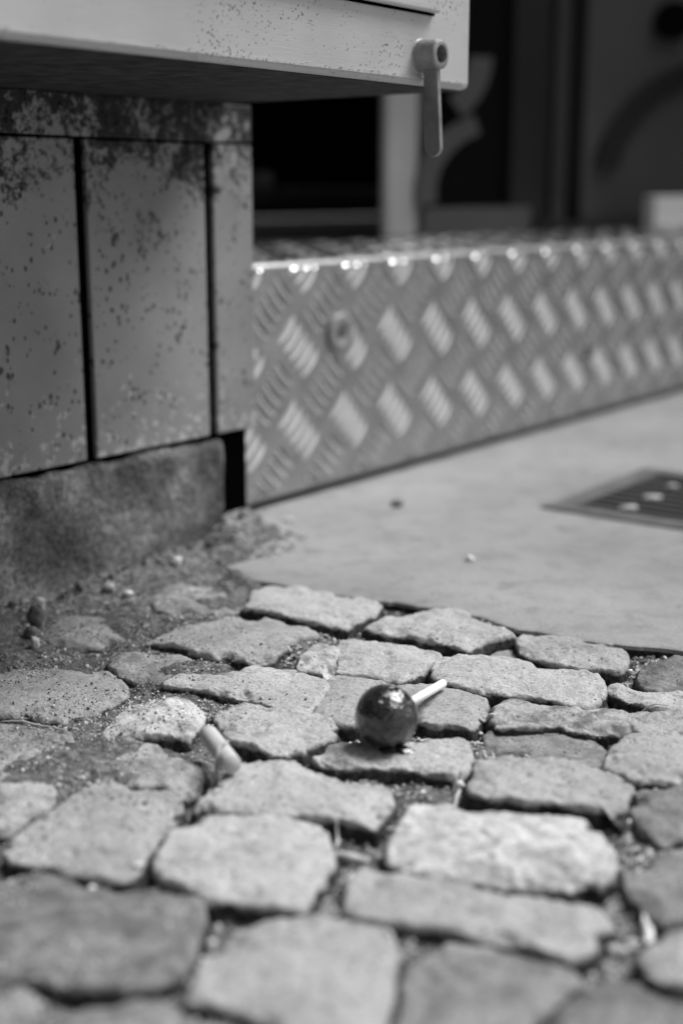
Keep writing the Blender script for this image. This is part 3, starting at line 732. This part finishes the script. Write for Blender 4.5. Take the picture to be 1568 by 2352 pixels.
# ------------------------------------------------------------------ step clad in five-bar tread plate
Q0 = Vector((-.0666, 1.036, 0))
def st(t, n, z): return Q0+DV*t+NV*n+Vector((0, 0, z))
TOP = .1925; PER = .0675; LEN = 3.0
step = tag(empty('step', st(.5, 0, 0)), 'low doorstep clad in shiny five-bar aluminium tread plate', 'step')
def tread(mb, org, ua, va, na, a0, a1, b0, b1, oa, ob, hs=1.0, pk=-.6):
    """bars of both slants on the sheet org + a*ua + b*va, raised along na"""
    L2, W2, H = .0155, .0034, .0020
    K = 9; CC = [-1, -.82, -.6, -.2, .2, .6, 1]; Mx = 7
    ia0 = int((a0-oa)/PER*2)-2; ia1 = int((a1-oa)/PER*2)+2
    ib0 = int((b0-ob)/PER*2)-2; ib1 = int((b1-ob)/PER*2)+2
    for ia in range(ia0, ia1):
        for ib in range(ib0, ib1):
            if (ia+ib) % 2: continue
            ca, cb = oa+ia*PER/2, ob+ib*PER/2
            sgn = -1 if ia % 2 == 0 else 1                # \\ or //
            da, db = math.sqrt(.5), sgn*math.sqrt(.5)
            ea, eb = -db, da                              # across
            for q in range(-2, 3):
                ma, mb_ = ca+ea*q*.0102, cb+eb*q*.0102
                V = []; ok = True
                for k in range(K):
                    s_ = -1+2*k/(K-1)
                    w = W2*math.sqrt(max(0, 1-abs(s_)**2.6))
                    for m in range(Mx):
                        c_ = CC[m]
                        A = ma+da*L2*s_+ea*w*c_; B = mb_+db*L2*s_+eb*w*c_
                        A = min(max(A, a0), a1); B = min(max(B, b0), b1)
                        hh = H*(1-abs(s_)**3)*hs*(1-((c_-pk)/(1+pk if c_ < pk else 1-pk))**2)
                        V.append(org+ua*A+va*B+na*(hh+.00002))
                if not (a0-.004 < ma < a1+.004 and b0-.008 < mb_ < b1+.008): continue
                F = [(k*Mx+m, k*Mx+m+1, (k+1)*Mx+m+1, (k+1)*Mx+m) for k in range(K-1) for m in range(Mx-1)]
                n_ = (V[Mx+1]-V[0]).cross(V[Mx*3+1]-V[Mx*3])
                f0 = F[len(F)//2]; nn = (V[f0[1]]-V[f0[0]]).cross(V[f0[3]]-V[f0[0]])
                if nn.dot(na) < 0: F = [f[::-1] for f in F]
                mb.add(V, F)
UP = Vector((0, 0, 1))
b = MB()
RB = .0045; zs0 = .012
Vv = []
profp = [(0, zs0-.004), (0, zs0), (0, TOP-RB)]+[(-RB+RB*math.cos(a), TOP-RB+RB*math.sin(a)) for a in [math.pi/2*k/8 for k in range(1, 9)]]+[(-.26, TOP)]
ts = [-.05, LEN]
for t in ts:
    for (nn, zz) in profp: Vv.append(st(t, nn, zz))
m_ = len(profp)
b.add(Vv, [(i, m_+i, m_+i+1, i+1) for i in range(m_-1)])
tread(b, st(0, 0, 0), DV, UP, NV, -.05, LEN, zs0+.001, TOP-RB, .020, .1590)
tread(b, st(0, 0, TOP), DV, -NV, UP, -.05, LEN, RB+.001, .255, .020, PER*.55, .55, 0.0)
tp = b.build('tread_plate', M['alu'], step, smooth=True)
tp.data.materials.append(M['bar'])
tp.data.polygons.foreach_set('material_index', [0]*(m_-1)+[1]*(len(tp.data.polygons)-m_+1))
b = MB(); b.box(st(-.05, -.24, -.02), DV*(LEN+.05), NV*.225, UP*.205)
b.build('step_core', M['black'], step)
# washer headed screw, small screw
def screw(px, py, Rw, name, dome=.0022):
    u = (px-784)/F_PX; v = (py-1176)/F_PX
    ray = Vector((u, CT-v*ST, -ST-v*CT))
    o = Vector((0, 0, CAM_H)); t = (Q0-o).dot(NV)/ray.dot(NV)
    p = o+ray*t
    m = MB()
    m.tube([p, p+NV*.0034, p+NV*.0042, p+NV*.0043, p+NV*.0036, p+NV*.0020, p+NV*.0019], [Rw, Rw, Rw*.93, Rw*.62, Rw*.50, Rw*.36, Rw*.01], 40, cap=True, axis=NV)
    w = m.build(name, M['zinc'], step, smooth=True)
    m = MB(); m.tube([p+NV*.0019, p+NV*.0030], [Rw*.26, Rw*.20], 6)
    m.build('recess', M['socket'], w)
screw(778, 764, .0160, 'screw')
m = None
def bolt_hole(px, py):
    u = (px-784)/F_PX; v = (py-1176)/F_PX
    ray = Vector((u, CT-v*ST, -ST-v*CT)); o = Vector((0, 0, CAM_H)); t = (Q0-o).dot(NV)/ray.dot(NV); p = o+ray*t
    m = MB(); m.tube([p, p+NV*.0025, p+NV*.0035], [.0070, .0065, .003], 20)
    m.build('screw', M['socket'], step, smooth=True)
bolt_hole(1345, 810)

# ------------------------------------------------------------------ shopfront behind the step
OFF = -.262
def fac_t(px, n=OFF):
    """distance along the shopfront of picture column px"""
    u = (px-784)/F_PX
    A = Q0+NV*n
    dz = .30-CAM_H
    # X = u*(CT*Y - ST*dz)
    return (u*(CT*A.y-ST*dz)-A.x)/(DV.x-u*CT*DV.y)
def fz(px, py, n=OFF):
    u = (px-784)/F_PX; v = (py-1176)/F_PX
    ray = Vector((u, CT-v*ST, -ST-v*CT)); o = Vector((0, 0, CAM_H)); t = (Q0+NV*n-o).dot(NV)/ray.dot(NV)
    return (o+ray*t).z
shop = tag(empty('shopfront', st(1, OFF, TOP)), 'blurred dark shopfront with doors, posts and windows behind the tread plate step', 'shopfront')
def fbox(name, x0, x1, z0, z1, n0, th, mat, par=shop, bevel=.002):
    t0, t1 = fac_t(x0), fac_t(x1)
    m = MB(); m.box(st(t0, OFF+n0-th, z0), DV*(t1-t0), NV*th, UP*(z1-z0))
    return m.build(name, M[mat], par, bevel=bevel)
HT = 2.3
# interior floor and back wall of the dark doorway
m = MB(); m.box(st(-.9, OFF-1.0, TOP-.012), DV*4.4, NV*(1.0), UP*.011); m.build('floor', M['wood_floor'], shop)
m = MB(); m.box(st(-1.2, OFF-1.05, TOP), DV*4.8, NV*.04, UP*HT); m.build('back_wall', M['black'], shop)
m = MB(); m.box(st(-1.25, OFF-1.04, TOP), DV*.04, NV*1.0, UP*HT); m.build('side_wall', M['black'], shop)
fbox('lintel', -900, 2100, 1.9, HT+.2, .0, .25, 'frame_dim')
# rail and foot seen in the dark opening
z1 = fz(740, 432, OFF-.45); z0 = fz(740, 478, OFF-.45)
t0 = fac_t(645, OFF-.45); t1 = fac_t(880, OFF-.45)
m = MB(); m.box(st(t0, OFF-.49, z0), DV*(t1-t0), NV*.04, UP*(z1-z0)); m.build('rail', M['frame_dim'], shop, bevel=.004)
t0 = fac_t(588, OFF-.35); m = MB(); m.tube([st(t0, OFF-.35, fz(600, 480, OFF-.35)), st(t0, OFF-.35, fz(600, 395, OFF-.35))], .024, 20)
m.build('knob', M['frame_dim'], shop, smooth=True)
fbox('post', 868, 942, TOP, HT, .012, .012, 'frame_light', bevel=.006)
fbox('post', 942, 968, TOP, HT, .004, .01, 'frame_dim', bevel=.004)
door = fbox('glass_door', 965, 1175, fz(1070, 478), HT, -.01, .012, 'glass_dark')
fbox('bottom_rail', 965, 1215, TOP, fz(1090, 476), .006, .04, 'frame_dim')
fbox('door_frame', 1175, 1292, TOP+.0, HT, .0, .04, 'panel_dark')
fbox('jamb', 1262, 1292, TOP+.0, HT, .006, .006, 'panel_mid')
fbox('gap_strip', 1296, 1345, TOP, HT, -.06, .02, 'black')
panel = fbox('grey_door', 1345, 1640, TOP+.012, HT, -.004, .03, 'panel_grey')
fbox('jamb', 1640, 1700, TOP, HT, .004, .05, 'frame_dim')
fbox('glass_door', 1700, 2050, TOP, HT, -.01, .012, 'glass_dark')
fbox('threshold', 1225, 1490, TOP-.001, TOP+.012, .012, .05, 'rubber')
# curved lettering bands on glass and door, as thin applied sheets
def band(name, path, wpx, mat, par, lift):
    m = MB(); V = []; n = len(path)
    for i, (x, y) in enumerate(path):
        a = Vector(path[max(i-1, 0)]); c = Vector(path[min(i+1, n-1)]); d = (c-a).normalized(); q = Vector((-d.y, d.x))
        w = wpx[i] if hasattr(wpx, '__len__') else wpx
        for s_ in (-1, 1):
            X_, Y_ = x+q.x*w*s_, y+q.y*w*s_
            base = st(fac_t(X_), OFF+lift, fz(X_, Y_))
            V += [base, base+NV*.0015]
    F = []
    for i in range(n-1):
        a = i*4; c = a+4
        F += [(a+1, c+1, c+3, a+3), (a, a+2, c+2, c), (a, c, c+1, a+1), (a+2, a+3, c+3, c+2)]
    m.add(V, F); return m.build(name, M[mat], par)
def arc(cx_, cy_, rx, ry, a0, a1, k=22):
    return [(cx_+rx*math.cos(math.radians(a0+(a1-a0)*i/k)), cy_-ry*math.sin(math.radians(a0+(a1-a0)*i/k))) for i in range(k+1)]
band('curved_band', arc(1130, 440, 175, 165, 190, 110), 24, 'band', shop, .014)
band('curved_band', arc(960, 130, 110, 135, -60, 0), 26, 'band', shop, .018)
band('curved_stripe', arc(1660, 420, 270, 270, 172, 92), 26, 'panel_dark', shop, .003)
dd = []
cxp, cyp = 1525, 42
m = MB(); R_ = []
for r_ in range(1):
    V = [st(fac_t(cxp), OFF+.006, fz(cxp, cyp))]
    for k in range(32):
        a = 2*math.pi*k/32
        V.append(st(fac_t(cxp+42*math.cos(a)), OFF+.006, fz(cxp+42*math.cos(a), cyp+46*math.sin(a))))
    m.add(V, [(0, 1+k, 1+(k+1) % 32) for k in range(32)]+[(0, 1+(k+1) % 32, 1+k) for k in range(0)])
    # give it thickness
    V2 = [v-NV*.004 for v in V[1:]]
    base = len(m.V); m.V += [tuple(v) for v in V2]
    m.F += [(1+k, base+k, base+(k+1) % 32, 1+(k+1) % 32) for k in range(32)]
m.build('round_spyhole', M['black'], shop)
# white block standing on the step at the right
t0 = fac_t(1512, OFF+.08); zt = fz(1540, 452, OFF+.1)
m = MB(); m.box(st(t0, OFF+.06, TOP+.0012), DV*.35, NV*.02, UP*(zt-TOP))
tag(m.build('block', M['white_box'], bevel=.003, loc=st(t0, OFF+.05, TOP)), 'bright blurred white block standing on the step at the right photo edge', 'block')

# ------------------------------------------------------------------ unseen dark blocks added to hold back sky light and reflections
fb = MB(); fb.box(wl_(3.9, -1.5, 0), DV*.3, NV*4.6, UP*4)
fb.build('wall', M['light_blocker'], tag(empty('light_blocker', wl_(3.9, 0, 0)), 'unseen dark block added beyond the step to darken the tread plate reflections', 'light_blocker'))
nb = MB(); nb.box(wl_(-1.25, -1.0, 0), DV*-.3, NV*3.0, UP*4)
bo = nb.build('wall', M['light_blocker'], tag(empty('light_blocker', wl_(-1.25, 0, 0)), 'unseen dark block added close behind the viewer to cut the sky light', 'light_blocker'))
# ------------------------------------------------------------------ drain set in the slab
K0 = at(1240, 1166, .002)
def dr(a, c, z): return K0+DV*a+NV*c+UP*z
drain = tag(empty('drain_cover', K0), 'square iron drain grate in a grey frame set into the concrete slab', 'drain cover')
DA, DC, FW = .195, .42, .020
m = MB()
m.box(dr(0, 0, -.02), DV*FW, NV*DC, UP*.0215)
m.box(dr(DA-FW, 0, -.02), DV*FW, NV*DC, UP*.0215)
m.box(dr(FW, 0, -.02), DV*(DA-2*FW), NV*FW, UP*.0213)
m.box(dr(FW, DC-FW, -.02), DV*(DA-2*FW), NV*FW, UP*.0213)
m.build('frame', M['iron_frame'], drain, bevel=.001)
m = MB()
m.box(dr(FW, FW, -.02), DV*(DA-2*FW), NV*(DC-2*FW), UP*.0198)
m.build('pit', M['black'], drain)  # solid black sheet paints the shade seen between the slats
m = MB()
for k in range(9):
    a = FW+.004+k*(DA-2*FW-.008)/9
    m.box(dr(a, FW, -.001), DV*.0105, NV*(DC-2*FW), UP*.0018)
m.build('grate', M['iron'], drain, bevel=.0006)

# ------------------------------------------------------------------ lollipop
dep = CAM_H/(.3781+.0229); RL = .0235*dep
def cam_pt(px, py, d):
    u = (px-784)/F_PX; v = (py-1176)/F_PX
    return Vector((u*d, d*(CT-v*ST), CAM_H-d*(ST+v*CT)))
bpy.context.view_layer.update()
def ground_z(x, y):
    dg = bpy.context.evaluated_depsgraph_get()
    return scene.ray_cast(dg, Vector((x, y, .06)), Vector((0, 0, -1)))[1].z
bc = cam_pt(887, 1647, dep)
bc.z = ground_z(bc.x, bc.y)+RL*.985
lol = tag(empty('lollipop', (bc.x, bc.y, bc.z-RL)), 'dark glossy round lollipop with a short white stick lying on a cobblestone', 'lollipop')
ns, nr = 72, 48; V = []; F = []
sd = (cam_pt(1021, 1567, .690)-bc).normalized()
zax = sd; xax = zax.orthogonal().normalized(); yax = zax.cross(xax)
for i in range(nr+1):
    ph = math.pi*i/nr
    for k in range(ns):
        th = 2*math.pi*k/ns
        d = zax*math.cos(ph)+xax*math.sin(ph)*math.cos(th)+yax*math.sin(ph)*math.sin(th)
        rr_ = RL
        lat = abs(math.cos(ph))
        nz = float(fbm(np.array([d.x*RL]), np.array([d.y*RL]), d.z*RL, .009, 2)[0])
        rr_ += .00022*nz
        rr_ += .0005*math.exp(-(math.cos(ph)/.06)**2)          # the candy's moulding seam
        q_ = bc+d*rr_
        if q_.z < bc.z-RL*.93: q_.z = bc.z-RL*.93-(bc.z-RL*.93-q_.z)*.3
        V.append(q_)
for i in range(nr):
    for k in range(ns):
        F.append([i*ns+k, (i+1)*ns+k, (i+1)*ns+(k+1) % ns, i*ns+(k+1) % ns])
mesh('candy', V, F, M['candy'], lol, smooth=True)
gp = []
for _ in range(46):
    a_ = random.uniform(0, 6.28); b_ = -abs(random.gauss(.75, .35))
    d = Vector((math.cos(a_)*math.cos(b_), math.sin(a_)*math.cos(b_), math.sin(b_)))
    gp.append(bc+d*RL*1.0)
Vg, Fg = grains(np.array([tuple(g_) for g_ in gp]), rng.uniform(.00018, .0005, len(gp)))
tag(mesh('stuck_grit', Vg, Fg, M['grit'], lol), kind='stuff')
tip = cam_pt(1019, 1569, .684)
gz = ground_z(tip.x, tip.y)
sd = (tip-bc).normalized()
m = MB(); RS = .00225
pts = [bc+sd*RL*.8, tip-sd*RS*1.0]; rad = [RS, RS]
for k in range(1, 7):
    a = math.pi/2*k/6; pts.append(tip-sd*RS+sd*RS*math.sin(a)); rad.append(max(RS*math.cos(a), .00005))
m.tube(pts, rad, 28); m.build('stick', M['stick'], lol, smooth=True)
# sticky melted foot under the candy
V = []; foot = Vector((bc.x+.0045, bc.y-.006, 0)); fzv = ground_z(foot.x+.012, foot.y)
ring = 40
V.append((foot.x, foot.y, fzv+.0016))
for j, (s_, h_) in enumerate(((.35, .0017), (.6, .0015), (.82, .0010), (1.0, -.0004))):
    for k in range(ring):
        a = 2*math.pi*k/ring
        rj = (.0058+.0018*math.cos(2*a+.4)+.0012*float(vnoise(np.array([math.cos(a)*2+5]), np.array([math.sin(a)*2]))[0]))*s_
        V.append((foot.x+rj*math.cos(a)*1.15, foot.y+rj*math.sin(a)*.8, fzv+h_+.0003*math.sin(5*a+j)))
F = [[0, 1+k, 1+(k+1) % ring] for k in range(ring)]
for j in range(3):
    for k in range(ring):
        a = 1+j*ring; F.append([a+k, a+ring+k, a+ring+(k+1) % ring, a+(k+1) % ring])
mesh('melted_candy', V, F, M['candy'], lol, smooth=True)

# ------------------------------------------------------------------ cigarette butt and straw, small litter
bpy.context.view_layer.update()
a = at(478, 1706, .003); c = at(533, 1782, .003)
ax = (c-a).normalized()
RC = .0043
a.z = c.z = max(ground_z(a.x, a.y), ground_z(c.x, c.y), ground_z((a.x+c.x)/2, (a.y+c.y)/2))+RC*.8
a.z += .0016; c.z += .0022
butt = tag(empty('cigarette_butt', (a+c)/2-UP*RC), 'pale cigarette butt lying in the joint left of the lollipop', 'cigarette butt')
ax = (c-a).normalized()
m = MB(); m.tube([a+ax*.0004, a+ax*.0035, a+ax*.004, a+ax*.0045, c-ax*.0006, c], [RC*.98, RC*1.0, RC*.985, RC*1.01, RC, RC*.95], 40)
m.build('paper', M['paper'], butt, smooth=True)
m = MB(); m.tube([a-ax*.0006, a+ax*.0004], [RC*.90, RC*.93], 32); m.build('filter_end', M['filter'], butt)

def blade(name, path, w, mat, label, cat, z_add=.0012, group=None, par=None):
    """thin bent straw following the ground along picture points"""
    P = [at(x, y, 0) for x, y in path]; out = []
    for i in range(len(P)-1):
        for k in range(8): out.append(P[i].lerp(P[i+1], k/8))
    out.append(P[-1]); Z = []
    for p in out: Z.append(max(ground_z(p.x, p.y), -.006)+z_add)
    Z = np.array(Z); Z = np.maximum(Z, np.convolve(np.pad(Z, 3, 'edge'), np.ones(7)/7, 'valid'))
    pts = [Vector((p.x, p.y, z)) for p, z in zip(out, Z)]
    n_ = len(pts); m = MB()
    m.tube(pts, [w*(.35+.65*math.sin(math.pi*(i+.5)/n_)) for i in range(n_)], 8)
    return tag(m.build(name, M[mat], smooth=True), label, cat, group)
bpy.context.view_layer.update()
blade('straw', [(527,1768),(506,1778),(488,1793),(470,1820),(455,1846)], .0011, 'straw', 'dry straw blade lying across the lower end of the cigarette butt', 'straw', .0018)
blade('straw', [(1395,1629),(1440,1625),(1480,1628),(1535,1634)], .0005, 'straw', 'thin dry straw in the joint near the right photo edge', 'straw')
blade('straw', [(0,1650),(50,1653),(110,1662),(165,1685)], .0007, 'straw', 'thin dry stalk across the cobblestones at the left photo edge', 'straw')
blade('straw', [(1062,1775),(1055,1795),(1048,1815),(1044,1835)], .0010, 'straw', 'short pale straw piece standing in the joint below the lollipop', 'straw')
blade('paper_scrap', [(388,1275),(405,1270),(425,1263),(447,1254)], .0022, 'paper', 'curled white paper scrap at the foot of the plinth', 'paper scrap', .002)
blade('dry_leaf', [(768,1936),(800,1944),(845,1952)], .0024, 'straw', 'pale curled leaf scrap in the joint between the big smooth and the bright white cobblestones', 'leaf', .001)
blade('twig', [(770,1925),(776,1905),(772,1890)], .0008, 'straw', 'tiny pale twig above the curled leaf scrap in the joint', 'twig')
blade('bark_chip', [(1100,1648),(1118,1644),(1136,1646)], .0011, 'straw', 'small pale chip in the gritty joint right of the lollipop', 'bark chip', .0012)
blade('shell_scrap', [(1478,2095),(1488,2112),(1492,2140),(1484,2160)], .0016, 'quartz', 'blurred white sliver upright in the joint at the lower right', 'scrap', .002)

def pebble(x, y, r, mat, label, name='pebble', group='loose pebbles on the ground', sq=(1, .8, .8), z=None, tall=1):
    p = at(x, y, 0.0); gz = ground_z(p.x, p.y) if z is None else z
    seg, rn = 18, 12; V = []; F = []
    ph = random.random()*6; sx, sy, sz = sq
    for i in range(rn+1):
        a_ = math.pi*i/rn
        for k in range(seg):
            t = 2*math.pi*k/seg
            d = np.array([math.sin(a_)*math.cos(t), math.sin(a_)*math.sin(t), math.cos(a_)])
            q = r*(1+.28*float(fbm(np.array([d[0]+ph]), np.array([d[1]]), d[2]*1., 1.1, 3)[0]))
            V.append((p.x+d[0]*q*sx, p.y+d[1]*q*sy, gz+r*sz*.75+d[2]*q*sz*tall))
    for i in range(rn):
        for k in range(seg):
            F.append([i*seg+k, (i+1)*seg+k, (i+1)*seg+(k+1) % seg, i*seg+(k+1) % seg])
    return tag(mesh(name, V, F, M[mat], smooth=True, loc=(p.x, p.y, gz)), label, 'pebble', group)
pebble(80, 1478, .0032, 'pebble', 'pale oblong pebble leaning in the dirt at the left, lowest of the loose ones', sq=(.8, .9, 1.2))
pebble(70, 1461, .0036, 'pebble_dark', 'grey pebble touching the pale oblong one at the left', sq=(1, 1, .9))
pebble(84, 1435, .0050, 'pebble_dark', 'dull clod stacked below the small round stone beside the plinth', sq=(1, .8, 1.2))
pebble(90, 1405, .0042, 'pebble', 'round light stone against the plinth, above the dull clod')
pebble(252, 1358, .0034, 'pebble', 'pale pebble at the plinth foot left of the paper scrap')
pebble(294, 1360, .0030, 'quartz', 'small bright pebble right of the pale one at the plinth foot')
pebble(300, 1376, .0028, 'pebble', 'light pebble in the dirt strip below the small bright one')
pebble(407, 1312, .0034, 'quartz', 'bright pebble lying below the curled paper scrap')
pebble(1078, 1294, .0026, 'quartz', 'single white pebble on the clean concrete slab')
pebble(912, 1167, .0045, 'pebble_dark', 'small dark crumb on the slab near the tread plate')
pebble(210, 2028, .0016, 'quartz', 'out of focus bright grain left of the big smooth cobblestone')
pebble(318, 1994, .0017, 'quartz', 'out of focus bright grain touching the left side of the big smooth cobblestone')
pebble(485, 2138, .0018, 'quartz', 'bright blurred grain under the big smooth cobblestone')
pebble(1430, 2160, .0018, 'quartz', 'bright blurred grain beside the white sliver at the lower right')
pebble(1394, 2186, .0017, 'pebble', 'dim blurred grain below the bright one at the lower right')
pebble(1444, 1182, .0060, 'pebble', 'pale blurred crumb on the near frame of the drain grate', sq=(1.3, .8, .4))
pebble(1499, 1151, .0050, 'pebble', 'pale blurred crumb in the middle of the drain grate', sq=(1.4, .8, .4))
pebble(1542, 1129, .0045, 'pebble', 'dim blurred crumb on the drain grate at the right photo edge', sq=(1.2, .8, .4))
pebble(1447, 1530, .0016, 'quartz', 'bright grain in the gritty joint beside the cracked cobblestone')
pebble(1054, 1792, .0020, 'quartz', 'bright grain in the joint beside the short pale straw')
# dirt clods along the foot of the plinth
for i in range(26):
    t = -.01+.25*i/25+random.uniform(-.004, .004)
    pp = wl_(t, .004+abs(random.gauss(0, .006)), 0)
    # picture position is not needed: placed directly on the wall line
    r_ = random.uniform(.002, .0048)
    gz = ground_z(pp.x, pp.y)
    V, Fi = grains(np.array([[pp.x, pp.y, gz+r_*.3]]), np.array([r_]))
    o = mesh('dirt_clod', V, Fi, M['pebble_dark'], smooth=True, loc=(pp.x, pp.y, gz))
    sm = o.modifiers.new('sub', 'SUBSURF'); sm.levels = 1; sm.render_levels = 1
    tag(o, 'one of the dark dirt clods lined up along the foot of the plinth', 'dirt clod', 'dirt clods along the plinth foot')
